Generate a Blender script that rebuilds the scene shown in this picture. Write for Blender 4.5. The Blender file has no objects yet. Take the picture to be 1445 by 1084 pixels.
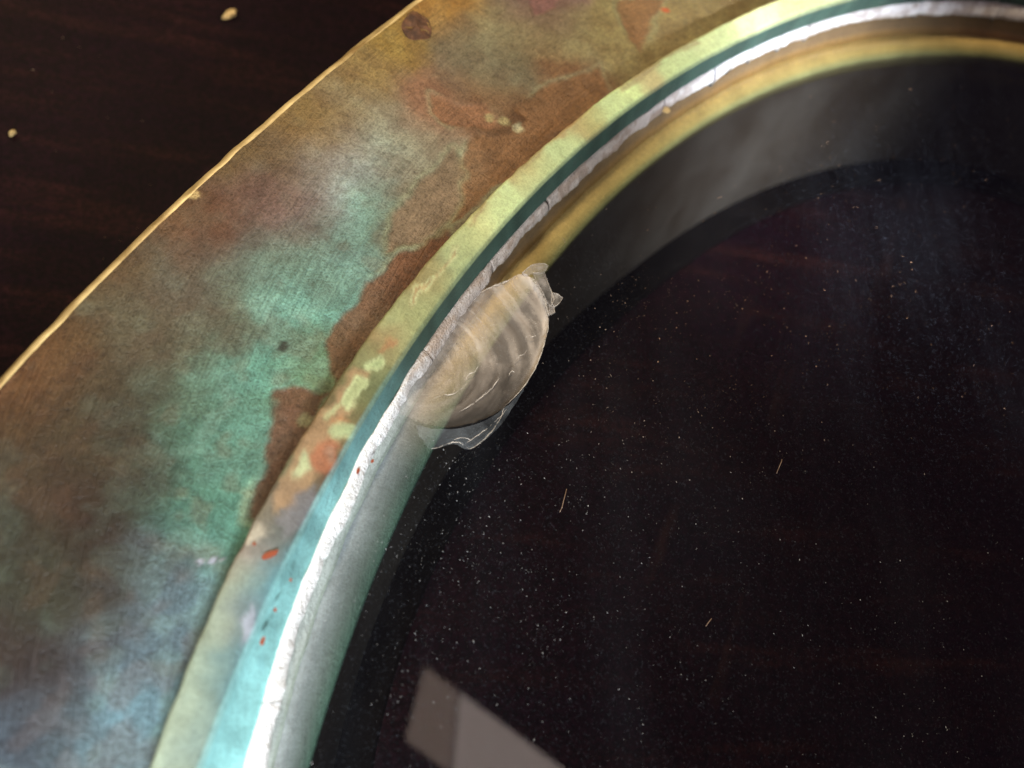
import bpy, bmesh, math, random
import numpy as np
from mathutils import Vector, Matrix
from mathutils.geometry import delaunay_2d_cdt

random.seed(7)
S = 0.1                      # one modelling unit = 10 cm
PW, PH = 1445, 1084
FOC, TILT, ROLL = 0.80, 0.48106, 0.57431
CAM = np.array([-0.81054, -0.57340, 0.75878])
scene = bpy.context.scene
col = bpy.context.collection

# ------------------------------------------------------------------ camera
def rays(P):
    P = np.atleast_2d(np.array(P, float))
    x = (P[:, 0] - PW / 2) / (FOC * PW); y = -(P[:, 1] - PH / 2) / (FOC * PW)
    c, s = math.cos(ROLL), math.sin(ROLL); X = c * x - s * y; Y = s * x + c * y
    c, s = math.cos(TILT), math.sin(TILT)
    return np.stack([X, c * Y + s, s * Y - c], 1)
def at(P, z):
    """points of the horizontal plane at height z (used to survey the layout)"""
    d = rays(P); t = (z - CAM[2]) / d[:, 2]
    return np.stack([CAM[0] + t * d[:, 0], CAM[1] + t * d[:, 1]], 1)
def at3(px, py, z):
    q = at([(px, py)], z)[0]; return (q[0], q[1], z)

cam = bpy.data.cameras.new('Camera'); cam.sensor_width = 36; cam.lens = 36 * FOC
cam.clip_start = 0.001; cam.clip_end = 50
co = bpy.data.objects.new('Camera', cam); col.objects.link(co)
co.matrix_world = Matrix.Translation(Vector(CAM * S)) @ Matrix.Rotation(TILT, 4, 'X') @ Matrix.Rotation(ROLL, 4, 'Z')
scene.camera = co
fp = Vector(at3(690, 470, -0.01)) - Vector(CAM)
cam.dof.use_dof = True
cam.dof.focus_distance = S * fp.dot(Vector(rays([(722.5, 542)])[0]).normalized())
cam.dof.aperture_fstop = 19

# ------------------------------------------------------------------ light
w = bpy.data.worlds.new('World'); scene.world = w; w.use_nodes = True
bg = w.node_tree.nodes['Background']; bg.inputs[0].default_value = (0.46, 0.34, 0.60, 1); bg.inputs[1].default_value = 0.055
scene.view_settings.view_transform = 'Standard'; scene.view_settings.look = 'None'
scene.view_settings.exposure = 0; scene.view_settings.gamma = 1

def area(name, loc, target, size, power, colr, sy=None, spread=math.pi):
    L = bpy.data.lights.new(name, 'AREA'); L.energy = power; L.color = colr
    L.shape = 'RECTANGLE' if sy else 'SQUARE'; L.size = size * S; L.spread = spread
    if sy: L.size_y = sy * S
    o = bpy.data.objects.new(name, L); col.objects.link(o)
    o.location = Vector(loc) * S
    o.rotation_euler = (Vector(target) - Vector(loc)).to_track_quat('-Z', 'Y').to_euler()
    return o
# warm room lamp beyond the outer edge, cool daylight from the near side
area('warm_lamp', (-1.85, 1.05, 2.8), (-.8, .3, 0), .5, 0.80, (1.0, .85, .62))
area('warm_side_lamp', (-3.1, .75, 1.0), (-1.2, 0, 0), .3, 0.16, (1.0, .78, .45))
area('cool_window', (-.35, -1.55, .85), (-1.02, -.62, 0), .35, 0.072, (.88, .95, 1.0), spread=math.radians(62))
area('cool_glow', (.45, -.55, 1.1), at3(1065, 205, -.2), .2, 0.027, (.84, .88, 1.0), spread=math.radians(20))  # added narrow spot that brightens the far inner wall below the glass
# pale panel overhead, mirrored in the glass
def mirror_pt(px, py, h):
    d = rays([(px, py)])[0]; t = (-.02 - CAM[2]) / d[2]; p = CAM + t * d
    d2 = np.array([d[0], d[1], -d[2]]); k = (h + .02) / d2[2]; return p + k * d2
def panel(name, a, b, c, h, u0, u1, lb, rad, colr):
    # corner a, one edge towards b, the other towards c; c is taken as far off as makes the corner square
    V0 = Vector((CAM[0], CAM[1], -.04 - CAM[2]))
    P0, P1, P2 = (Vector(mirror_pt(*q, h)) for q in (a, b, c))
    e = P1 - P0; d = P2 - V0; k = (P0 - V0).dot(e) / d.dot(e); P2 = V0 + d * k
    u = e.normalized(); v = (P2 - P0).normalized()
    ctr = P0 + u * (u0 + u1) / 2 + v * lb / 2; la = u1 - u0
    L = bpy.data.lights.new(name, 'AREA'); L.shape = 'RECTANGLE'; L.size = la * S; L.size_y = lb * S
    L.energy = rad * math.pi * la * lb * S * S; L.color = colr
    o = bpy.data.objects.new(name, L); col.objects.link(o)
    if u.cross(v).z < 0: v = -v
    m = Matrix((u, v, u.cross(v))).transposed().to_4x4(); m.translation = ctr * S
    o.matrix_world = m
    return o
panel('overhead_panel', (601, 940), (795, 1084), (566, 1072), 3.0, .19, 1.6, 1.2, 2.3, (1.0, .80, .74))
panel('overhead_panel_edge', (601, 940), (795, 1084), (566, 1072), 3.0, 0, .18, 1.0, 1.25, (1.0, .74, .62))

# ------------------------------------------------------------------ noise
def _hash(ix, iy, seed):
    n = (ix.astype(np.int64) * 374761393 + iy.astype(np.int64) * 668265263 + seed * 974711) & 0x7fffffff
    n = ((n ^ (n >> 13)) * 1274126177) & 0x7fffffff
    return ((n ^ (n >> 16)) & 0xffff) / 65535.0
def vnoise(x, y, seed=0):
    ix, iy = np.floor(x), np.floor(y); fx, fy = x - ix, y - iy
    fx = fx * fx * (3 - 2 * fx); fy = fy * fy * (3 - 2 * fy)
    a = _hash(ix, iy, seed); b = _hash(ix + 1, iy, seed); c = _hash(ix, iy + 1, seed); d = _hash(ix + 1, iy + 1, seed)
    return (a + (b - a) * fx) * (1 - fy) + (c + (d - c) * fx) * fy
def fbm(x, y, seed=0, o=4):
    r = 0; amp = .5; tot = 0
    for k in range(o):
        r = r + amp * vnoise(x, y, seed + 17 * k); tot += amp; x, y = (x * .8 - y * .6) * 2.03 + 5.1, (x * .6 + y * .8) * 2.03 + 3.7; amp *= .5
    return r / tot
def lin(c):
    c = np.asarray(c, float) / 255.; return np.where(c <= .04045, c / 12.92, ((c + .055) / 1.055) ** 2.4)

# ------------------------------------------------------------------ rings of the porthole (slightly oval casting)
E2, E2B = -0.11281, 0.04643
TAB = {
 'out': (1.35218, 2, [(172, 1.1966), (178, 1.196), (184, 1.2052), (190, 1.2241), (196, 1.2528), (202, 1.2912)]),
 'col': (1.06647, 4, [(148, .9598), (154, .9456), (160, .9364), (166, .9324), (172, .9338), (178, .9406), (184, .9526), (190, .9697), (196, .9914), (202, 1.0172), (208, 1.0464), (214, 1.0781)]),
 'cr': (1.0251, 4, [(136, .9636), (142, .942), (148, .9252), (154, .913), (160, .9052), (166, .9017), (172, .9024), (178, .9075), (184, .917), (190, .9311), (196, .9499), (202, .9738), (208, 1.003), (214, 1.0381)]),
 'cO': (1.01428, 4, [(124, 1.0158), (130, .9897), (136, .9653), (142, .9435), (148, .9251), (154, .9107), (160, .9007), (166, .8954), (172, .895), (178, .8994), (184, .9086), (190, .9223), (196, .94), (202, .961), (208, .9848), (214, 1.0105)]),
 'cI': (1.0, 4, [(112, 1.0454), (118, 1.0242), (124, 1.0009), (130, .9772), (136, .9543), (142, .9332), (148, .9151), (154, .9006), (160, .8902), (166, .8845), (172, .8836), (178, .8876), (184, .8963), (190, .9095), (196, .9266), (202, .947), (208, .9697), (214, .9938)]),
 'seat': (.955, 4, [(112, .9983), (118, .9755), (124, .9531), (130, .9317), (136, .9118), (142, .8938), (148, .8782), (154, .8653), (160, .8555), (166, .8491), (172, .8466), (178, .848), (184, .8537), (190, .8639), (196, .8787), (202, .8982), (208, .9227), (214, .9521)]),
 'spig': (.925, 2, [(112, .9872), (118, .9496), (124, .9159), (130, .8862), (136, .8605), (142, .8388), (148, .821)]),
}
def base(R, t): return R * (1 + E2 * np.cos(2 * t) + E2B * np.sin(2 * t))
def ring(name, deg):
    R, dg, tab = TAB[name]; tab = np.array(tab)
    deg = np.mod(np.asarray(deg, float), 360)
    lo, hi = tab[0, 0] - 2, tab[-1, 0] + 3
    c = np.polyfit((tab[:, 0] - 165) / 50, tab[:, 1], dg)
    cl = np.clip(deg, lo, hi)
    delta = np.polyval(c, (cl - 165) / 50) - base(R, np.radians(cl))
    out = np.abs(deg - cl); fall = np.clip(1 - out / 45, 0, 1); fall = fall * fall * (3 - 2 * fall)
    return base(R, np.radians(deg)) + delta * fall

# ------------------------------------------------------------------ helpers
def tag(o, label=None, cat=None, group=None, kind=None):
    if label: o['label'] = label
    if cat: o['category'] = cat
    if group: o['group'] = group
    if kind: o['kind'] = kind
    return o
def mesh_obj(name, verts, faces, mat, parent=None, smooth=True, colors=None, uvw=None):
    me = bpy.data.meshes.new(name)
    v = np.asarray(verts, float) * S
    me.from_pydata(v.tolist(), [], faces if isinstance(faces, list) else faces.tolist())
    if smooth: me.polygons.foreach_set('use_smooth', [True] * len(me.polygons))
    if colors is not None:
        a = me.color_attributes.new('patina', 'FLOAT_COLOR', 'POINT')
        c = np.ones((len(v), 4)); c[:, :np.shape(colors)[1]] = colors; a.data.foreach_set('color', c.ravel())
    if uvw is not None:
        a = me.attributes.new('along', 'FLOAT_VECTOR', 'POINT'); a.data.foreach_set('vector', np.asarray(uvw, float).ravel())
    me.update()
    o = bpy.data.objects.new(name, me); col.objects.link(o)
    if mat: me.materials.append(mat)
    if parent: o.parent = parent
    return o
def grid_faces(nu, nv, close_u):
    f = []
    mu = nu if close_u else nu - 1
    i = np.arange(mu)[:, None]; j = np.arange(nv - 1)[None, :]
    i2 = (i + 1) % nu
    return np.stack([(i * nv + j), (i2 * nv + j), (i2 * nv + j + 1), (i * nv + j + 1)], -1).reshape(-1, 4)
def thetas(step, lo=104, hi=228, coarse=3.0):
    a = np.arange(lo, hi, step); b = np.arange(hi, lo + 360, coarse)
    return np.concatenate([a, b])
def tube(pts, r, n=5):
    """verts, faces of a thin tapered tube through pts; r a number or list"""
    pts = [Vector(p) for p in pts]; rs = r if hasattr(r, '__len__') else [r] * len(pts)
    V, F = [], []
    for k, p in enumerate(pts):
        d = (pts[min(k + 1, len(pts) - 1)] - pts[max(k - 1, 0)]).normalized()
        a = d.cross(Vector((0, 0, 1)));
        if a.length < 1e-6: a = Vector((1, 0, 0))
        a.normalize(); b = d.cross(a)
        for q in range(n):
            t = 2 * math.pi * q / n; V.append(p + (a * math.cos(t) + b * math.sin(t)) * rs[k])
    for k in range(len(pts) - 1):
        for q in range(n):
            F.append([k * n + q, k * n + (q + 1) % n, (k + 1) * n + (q + 1) % n, (k + 1) * n + q])
    F.append(list(range(n))[::-1]); F.append([(len(pts) - 1) * n + q for q in range(n)])
    return [tuple(v) for v in V], F

# ------------------------------------------------------------------ materials
def newmat(name):
    m = bpy.data.materials.new(name); m.use_nodes = True
    nt = m.node_tree; b = nt.nodes['Principled BSDF']; return m, nt, b
def N(nt, typ, **kw):
    n = nt.nodes.new(typ)
    for k, v in kw.items(): setattr(n, k, v)
    return n
def ramp(nt, stops):
    r = N(nt, 'ShaderNodeValToRGB'); e = r.color_ramp.elements
    while len(e) < len(stops): e.new(.5)
    for k, (p, c) in enumerate(stops):
        e[k].position = p; e[k].color = (*c, 1) if len(c) == 3 else c
    return r
def noise(nt, vec, scale, detail=4, rough=.55):
    n = N(nt, 'ShaderNodeTexNoise'); n.inputs['Scale'].default_value = scale; n.inputs['Detail'].default_value = detail
    n.inputs['Roughness'].default_value = rough
    if vec is not None: nt.links.new(vec, n.inputs['Vector'])
    return n
def mix(nt, typ, fac, a, b):
    m = N(nt, 'ShaderNodeMix', data_type='RGBA', blend_type=typ)
    for s, v in ((0, fac), (6, a), (7, b)):
        if hasattr(v, 'links') or isinstance(v, bpy.types.NodeSocket): nt.links.new(v, m.inputs[s])
        elif s == 0: m.inputs[0].default_value = v
        else: m.inputs[s].default_value = (*v, 1)
    return m.outputs[2]
def scalevec(nt, vec, sc):
    m = N(nt, 'ShaderNodeMapping'); m.inputs['Scale'].default_value = sc; nt.links.new(vec, m.inputs['Vector']); return m.outputs[0]

def patina_mat(name, rough, speck, scratch, bumpk, metal=0.0):
    m, nt, b = newmat(name)
    att = N(nt, 'ShaderNodeAttribute', attribute_name='patina')
    tc = N(nt, 'ShaderNodeTexCoord'); al = N(nt, 'ShaderNodeAttribute', attribute_name='along')
    v = scalevec(nt, tc.outputs['Object'], (1 / S,) * 3)
    n1 = noise(nt, v, 150, 3, .7); n2 = noise(nt, v, 420, 2, .6)
    sv = scalevec(nt, al.outputs['Vector'], (7, 240, 1)); n3 = noise(nt, sv, 1.6, 3, .6)
    c = att.outputs['Color']
    r1 = ramp(nt, [(.30, (1 - speck,) * 3), (.5, (1, 1, 1)), (.72, (1 + speck * .8,) * 3)]); nt.links.new(n1.outputs[0], r1.inputs[0])
    c = mix(nt, 'MULTIPLY', 1.0, c, r1.outputs[0])
    r2 = ramp(nt, [(.30, (1 - speck * .9, 1 - speck * .95, 1 - speck)), (.5, (1, 1, 1)), (.70, (1 + speck * .55,) * 3)]); nt.links.new(n2.outputs[0], r2.inputs[0])
    c = mix(nt, 'MULTIPLY', 1.0, c, r2.outputs[0])
    r3 = ramp(nt, [(.34, (1 - scratch,) * 3), (.52, (1, 1, 1)), (.70, (1 + scratch * .9,) * 3)]); nt.links.new(n3.outputs[0], r3.inputs[0])
    n6 = noise(nt, v, 9, 2, .5); r6 = ramp(nt, [(.40, (.15,) * 3), (.62, (1, 1, 1))]); nt.links.new(n6.outputs[0], r6.inputs[0])
    c = mix(nt, 'MULTIPLY', r6.outputs[0], c, r3.outputs[0])
    nt.links.new(c, b.inputs['Base Color'])
    b.inputs['Metallic'].default_value = metal
    b.inputs['Specular IOR Level'].default_value = .28
    rr = ramp(nt, [(.3, (rough - .1,) * 3), (.7, (rough + .12,) * 3)]); nt.links.new(n1.outputs[0], rr.inputs[0])
    mrg = N(nt, 'ShaderNodeMapRange'); mrg.inputs['To Min'].default_value = .62; mrg.inputs['To Max'].default_value = 1.0
    nt.links.new(att.outputs['Alpha'], mrg.inputs['Value']); mu = N(nt, 'ShaderNodeMath', operation='MULTIPLY')
    nt.links.new(rr.outputs[0], mu.inputs[0]); nt.links.new(mrg.outputs[0], mu.inputs[1]); nt.links.new(mu.outputs[0], b.inputs['Roughness'])
    ad = N(nt, 'ShaderNodeMath', operation='ADD'); nt.links.new(n1.outputs[0], ad.inputs[0]); nt.links.new(n3.outputs[0], ad.inputs[1])
    ad2 = N(nt, 'ShaderNodeMath', operation='ADD'); nt.links.new(ad.outputs[0], ad2.inputs[0]); nt.links.new(n2.outputs[0], ad2.inputs[1])
    bp = N(nt, 'ShaderNodeBump'); bp.inputs['Strength'].default_value = bumpk; bp.inputs['Distance'].default_value = .0012 * S * 2
    nt.links.new(ad2.outputs[0], bp.inputs['Height']); nt.links.new(bp.outputs[0], b.inputs['Normal'])
    return m
M_flange = patina_mat('flange_patina', .50, .34, .22, .7, .08)
M_collar = patina_mat('collar_patina', .62, .16, .05, .35)

def simple(name, colr, rough=.6, metal=0, var=.25, scale=60, bump=.2, spec=.4, col2=None):
    m, nt, b = newmat(name)
    tc = N(nt, 'ShaderNodeTexCoord'); v = scalevec(nt, tc.outputs['Object'], (1 / S,) * 3)
    n = noise(nt, v, scale, 5, .6)
    c2 = col2 if col2 else tuple(x * (1 - var) for x in colr)
    r = ramp(nt, [(.33, c2), (.66, colr)]); nt.links.new(n.outputs[0], r.inputs[0]); nt.links.new(r.outputs[0], b.inputs['Base Color'])
    b.inputs['Roughness'].default_value = rough; b.inputs['Metallic'].default_value = metal; b.inputs['Specular IOR Level'].default_value = spec
    bp = N(nt, 'ShaderNodeBump'); bp.inputs['Strength'].default_value = bump; bp.inputs['Distance'].default_value = .003 * S
    nt.links.new(n.outputs[0], bp.inputs['Height']); nt.links.new(bp.outputs[0], b.inputs['Normal'])
    return m
M_cement = patina_mat('cement', .8, .12, .0, .9)
M_seat = simple('seat_bronze', (.60, .42, .17), .5, .15, scale=45, col2=(.22, .17, .07), bump=.3)
M_bed = simple('bedding_putty', (.30, .25, .20), .8, scale=70, col2=(.14, .10, .06))
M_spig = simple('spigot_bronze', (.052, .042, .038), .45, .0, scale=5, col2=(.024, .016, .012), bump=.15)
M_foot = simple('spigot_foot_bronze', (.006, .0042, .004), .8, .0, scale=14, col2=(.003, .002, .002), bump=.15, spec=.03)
M_rust = simple('orange_primer', (.24, .058, .022), .85, scale=150, col2=(.25, .05, .02))
M_screw = simple('screw_bronze', (.17, .075, .035), .75, .0, scale=75, col2=(.028, .012, .008), bump=.9)
M_crumb = simple('pale_crumb', (.62, .42, .17), .7, scale=90)
M_tdust = simple('table_dust', (.25, .15, .09), .9, scale=20, bump=0)
M_dust, _nt, _b = newmat('dust'); _a = N(_nt, 'ShaderNodeAttribute', attribute_name='patina'); _nt.links.new(_a.outputs['Color'], _b.inputs['Base Color']); _b.inputs['Roughness'].default_value = .9
M_fibre = simple('fibre', (.42, .28, .20), .6, scale=20, bump=0)
M_edge = simple('bare_bronze', (1.0, .78, .38), .38, .1, scale=14, col2=(.30, .19, .07), bump=.4)

def wood_mat():
    m, nt, b = newmat('dark_wood')
    tc = N(nt, 'ShaderNodeTexCoord')
    mp = N(nt, 'ShaderNodeMapping'); mp.inputs['Rotation'].default_value = (0, 0, -.5); mp.inputs['Scale'].default_value = (1 / S, 1 / S, 1 / S)
    nt.links.new(tc.outputs['Object'], mp.inputs['Vector'])
    v2 = scalevec(nt, mp.outputs[0], (1.2, 9, 1)); n = noise(nt, v2, 2.2, 7, .62)
    r = ramp(nt, [(.36, (.0050, .0011, .0032)), (.56, (.0064, .0016, .0030)), (.78, (.020, .0058, .0056))]); nt.links.new(n.outputs[0], r.inputs[0])
    n2 = noise(nt, mp.outputs[0], 160, 2, .5)
    r2 = ramp(nt, [(.35, (.6, .6, .6)), (.7, (1.7, 1.6, 1.6))]); nt.links.new(n2.outputs[0], r2.inputs[0])
    c = mix(nt, 'MULTIPLY', 1.0, r.outputs[0], r2.outputs[0])
    dd = at([(430, 10), (0, 480)], -.315); an = math.atan2(*(dd[0] - dd[1])[::-1])
    mq = N(nt, 'ShaderNodeMapping', vector_type='TEXTURE'); mq.inputs['Rotation'].default_value = (0, 0, an); mq.inputs['Scale'].default_value = (S * .9, S * .055, S)
    nt.links.new(tc.outputs['Object'], mq.inputs['Vector']); n4 = noise(nt, mq.outputs[0], 1.0, 5, .6)
    r4 = ramp(nt, [(.60, (0, 0, 0)), (.76, (1, 1, 1))]); nt.links.new(n4.outputs[0], r4.inputs[0])
    n5 = noise(nt, mp.outputs[0], 9, 6, .7); r5 = ramp(nt, [(.45, (0, 0, 0)), (.7, (1, 1, 1))]); nt.links.new(n5.outputs[0], r5.inputs[0])
    mk = N(nt, 'ShaderNodeMath', operation='MULTIPLY'); nt.links.new(r4.outputs[0], mk.inputs[0]); nt.links.new(r5.outputs[0], mk.inputs[1])
    c = mix(nt, 'MIX', mk.outputs[0], c, (.045, .018, .015)); nt.links.new(c, b.inputs['Base Color'])
    b.inputs['Roughness'].default_value = .6; b.inputs['Specular IOR Level'].default_value = .06
    bp = N(nt, 'ShaderNodeBump'); bp.inputs['Strength'].default_value = .12; bp.inputs['Distance'].default_value = .002 * S
    nt.links.new(n2.outputs[0], bp.inputs['Height']); nt.links.new(bp.outputs[0], b.inputs['Normal'])
    return m
M_wood = wood_mat()

def glass_mat():
    m, nt, b = newmat('old_glass'); nt.nodes.remove(b)
    out = nt.nodes['Material Output']
    tr = N(nt, 'ShaderNodeBsdfTransparent'); tr.inputs[0].default_value = (.93, .95, .92, 1)
    gl = N(nt, 'ShaderNodeBsdfGlossy'); gl.inputs['Roughness'].default_value = .012
    fr = N(nt, 'ShaderNodeFresnel'); fr.inputs[0].default_value = 1.5
    ge = N(nt, 'ShaderNodeNewGeometry'); mr = N(nt, 'ShaderNodeMapRange'); mr.inputs['To Min'].default_value = 1.5; mr.inputs['To Max'].default_value = 1 / 1.5
    nt.links.new(ge.outputs['Backfacing'], mr.inputs['Value']); nt.links.new(mr.outputs[0], fr.inputs[0])   # a plain sheet: the same from both sides
    mx = N(nt, 'ShaderNodeMixShader'); nt.links.new(fr.outputs[0], mx.inputs[0]); nt.links.new(tr.outputs[0], mx.inputs[1]); nt.links.new(gl.outputs[0], mx.inputs[2])
    df = N(nt, 'ShaderNodeBsdfDiffuse'); df.inputs[0].default_value = (.52, .60, .76, 1)  # haze film tinted blue to carry the cool light on it
    tc = N(nt, 'ShaderNodeTexCoord'); v = scalevec(nt, tc.outputs['Object'], (1 / S,) * 3)
    wq = at([(860, 500), (880, 950)], -.02); wa = math.atan2(*(wq[1] - wq[0])[::-1])
    wm = N(nt, 'ShaderNodeMapping', vector_type='TEXTURE'); wm.inputs['Rotation'].default_value = (0, 0, wa); wm.inputs['Scale'].default_value = (S * .45, S * .10, S)
    nt.links.new(tc.outputs['Object'], wm.inputs['Vector'])
    n = noise(nt, wm.outputs[0], 1.0, 5, .6); r = ramp(nt, [(.45, (.0002,) * 3), (.76, (.0045,) * 3)]); nt.links.new(n.outputs[0], r.inputs[0])
    n2 = noise(nt, v, 330, 1, .5); r2 = ramp(nt, [(.62, (0, 0, 0)), (.80, (.018,) * 3)]); nt.links.new(n2.outputs[0], r2.inputs[0])
    ad = N(nt, 'ShaderNodeMath', operation='ADD'); nt.links.new(r.outputs[0], ad.inputs[0]); nt.links.new(r2.outputs[0], ad.inputs[1])
    mx2 = N(nt, 'ShaderNodeMixShader'); nt.links.new(ad.outputs[0], mx2.inputs[0]); nt.links.new(mx.outputs[0], mx2.inputs[1]); nt.links.new(df.outputs[0], mx2.inputs[2])
    nt.links.new(mx2.outputs[0], out.inputs[0])
    return m
M_glass = glass_mat()
def milky(name, alpha0, alpha1, colr, rough, scale):
    m, nt, b = newmat(name)
    tc = N(nt, 'ShaderNodeTexCoord'); v = scalevec(nt, tc.outputs['Object'], (1 / S,) * 3)
    n = noise(nt, v, scale, 5, .6); r = ramp(nt, [(.35, (alpha0,) * 3), (.68, (alpha1,) * 3)]); nt.links.new(n.outputs[0], r.inputs[0])
    nt.links.new(r.outputs[0], b.inputs['Alpha']); b.inputs['Base Color'].default_value = (*colr, 1)
    b.inputs['Roughness'].default_value = rough; b.inputs['Specular IOR Level'].default_value = .8
    return m
M_chip = milky('fractured_glass', .3, .6, (.66, .56, .47), .5, 22)
M_chip.node_tree.nodes['Principled BSDF'].inputs['Specular IOR Level'].default_value = .12
_nt = M_chip.node_tree; _a = N(_nt, 'ShaderNodeAttribute', attribute_name='patina'); _nt.links.new(_a.outputs['Fac'], _nt.nodes['Principled BSDF'].inputs['Alpha'])
M_veil = milky('fracture_veil', .01, .16, (.55, .60, .72), .5, 30)
M_line = milky('fracture_line', .0, .62, (.75, .66, .58), .3, 90)
M_shard = milky('glass_shard', .10, .45, (.50, .44, .40), .15, 70)

# ------------------------------------------------------------------ patina colours of the metal, with the flange's bluish daylight sheen painted in
FL = [
 (30,520,92,60,31),(100,470,76,60,38),(60,570,77,58,34),(130,560,65,58,40),(60,640,61,51,34),(150,620,54,52,36),
 (100,700,51,35,22),(40,770,49,48,34),(150,720,44,29,18),(80,850,44,45,32),(30,930,42,31,25),(150,820,44,38,26),
 (100,1000,52,50,50),(30,1060,58,69,77),(140,1060,85,113,118),(200,1000,91,125,133),(230,900,80,107,113),(175,920,66,70,75),
 (270,830,86,109,117),(250,780,69,78,82),(330,770,94,153,131),(305,740,63,109,87),(235,700,44,62,47),(280,620,63,100,81),
 (330,650,87,129,109),(250,560,78,98,78),(320,520,91,138,117),(380,500,88,146,128),(420,440,102,151,133),(380,400,99,138,120),
 (470,330,107,147,132),(490,265,151,174,166),(525,300,103,153,134),(435,520,98,129,92),(550,230,140,153,136),(600,210,141,137,111),
 (300,400,89,89,73),(250,390,89,86,70),(230,430,85,74,57),(330,460,90,90,69),(180,450,84,81,59),(300,330,95,71,56),
 (360,280,100,78,65),(420,310,103,76,68),(280,315,98,59,35),(400,230,105,89,66),(450,190,122,96,52),(430,155,115,94,51),
 (500,150,134,122,89),(540,170,138,138,115),(480,230,140,140,127),(520,100,132,111,64),(560,60,143,119,53),(640,60,112,99,73),
 (610,15,153,116,51),(620,130,137,101,72),(680,130,125,95,63),(700,50,135,127,90),(760,25,128,115,81),(757,5,116,87,87),
 (800,60,138,130,89),(800,105,118,86,55),(740,180,93,67,40),(870,60,134,122,77),(905,15,150,141,92),(960,40,137,123,77),
 (1010,15,129,117,74),(650,95,108,103,81),(700,90,113,110,83),(580,260,133,128,102),(600,150,137,102,75),(200,660,47,32,21),
 (170,760,43,30,21),(190,580,54,40,27),(210,840,62,66,65),(210,500,78,69,51),(260,470,85,82,62),(450,250,128,123,114),
 (350,360,95,91,80),(160,380,83,62,34),(250,300,90,71,40),(340,215,98,78,44),(60,470,85,60,30),(420,380,101,131,113),
 (445,285,105,83,74),(560,330,95,82,63),(600,290,100,86,66)]
PATCH = [  # outlines of bare brown metal where the patina has come away
 ([(462,482),(470,452),(500,430),(520,402),(545,372),(600,332),(634,318),(640,340),(575,430),(512,512),(478,545),(462,522)],(104,68,42)),
 ([(390,550),(412,543),(440,546),(468,556),(452,592),(405,662),(362,740),(343,722),(346,700),(372,660),(384,604)],(94,58,38)),
 ([(655,262),(648,226),(662,200),(700,188),(742,172),(722,150),(762,128),(850,92),(862,130),(825,160),(745,228),(655,306),(632,318)],(128,95,60)),
 ([(640,208),(655,240),(650,275),(628,318),(596,335),(545,350),(556,300),(596,254)],(124,106,80)),
 ([(868,0),(935,-5),(925,25),(902,72),(893,60),(880,34)],(136,102,66)),
 ([(745,-5),(800,-10),(775,12),(752,26)],(128,92,84)),
 ([(605,130),(650,150),(690,150),(700,175),(670,185),(640,180),(610,158)],(136,98,66)),
]
SPOT = [(732,180,.0075,(176,172,130)),(398,487,.006,(46,46,36)),(939,15,.006,(190,84,36)),(430,590,.0085,(128,128,92)),(800,190,.004,(150,70,40)),
        (284,792,.0030,(150,152,160)),(299,793,.0036,(146,150,160)),(313,790,.0026,(146,150,160)),(270,272,.007,(185,160,100)),(712,172,.008,(160,150,100)),(690,165,.006,(155,145,95))]
CO_UP = [
 (1050,10,234,240,160),(1000,50,195,206,133),(940,88,188,203,130),(880,120,212,229,145),(905,103,196,178,114),(860,148,201,219,144),
 (812,170,189,162,96),(830,165,191,185,109),(800,200,195,209,137),(740,230,196,165,91),(755,240,191,205,134),(700,290,204,219,142),
 (680,290,206,197,117),(650,330,185,187,114),(640,370,168,177,112),(610,370,148,132,73),(590,410,149,126,67),(600,425,155,160,96),
 (560,440,158,156,92),(545,485,154,109,59),(560,490,156,160,94),(520,500,133,128,71),(500,560,109,104,54),(512,540,109,116,67),
 (490,530,105,85,43),(468,570,104,89,47),(480,590,110,79,35),(485,612,109,115,75),(460,600,109,84,44),(440,620,107,80,47),
 (430,660,110,105,67),(462,640,118,54,18),(455,665,92,40,21),(410,660,118,109,73),(400,700,109,84,63),(430,705,74,70,71),
 (375,725,133,119,92),(390,745,87,72,61),(420,735,57,78,80),(360,760,129,109,90),(345,790,146,122,104),(395,770,80,112,115),
 (410,800,76,122,127),(330,830,145,150,122),(375,830,78,127,133),(305,880,142,148,121),(345,870,97,103,107),(360,900,75,114,118),
 (280,940,145,153,124),(320,950,92,118,115),(340,960,67,109,115),(255,1010,146,155,127),(290,1020,115,128,111),(320,1040,75,114,119),
 (235,1070,150,159,130),(270,1070,128,137,117),(300,1075,85,119,120)]

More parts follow.
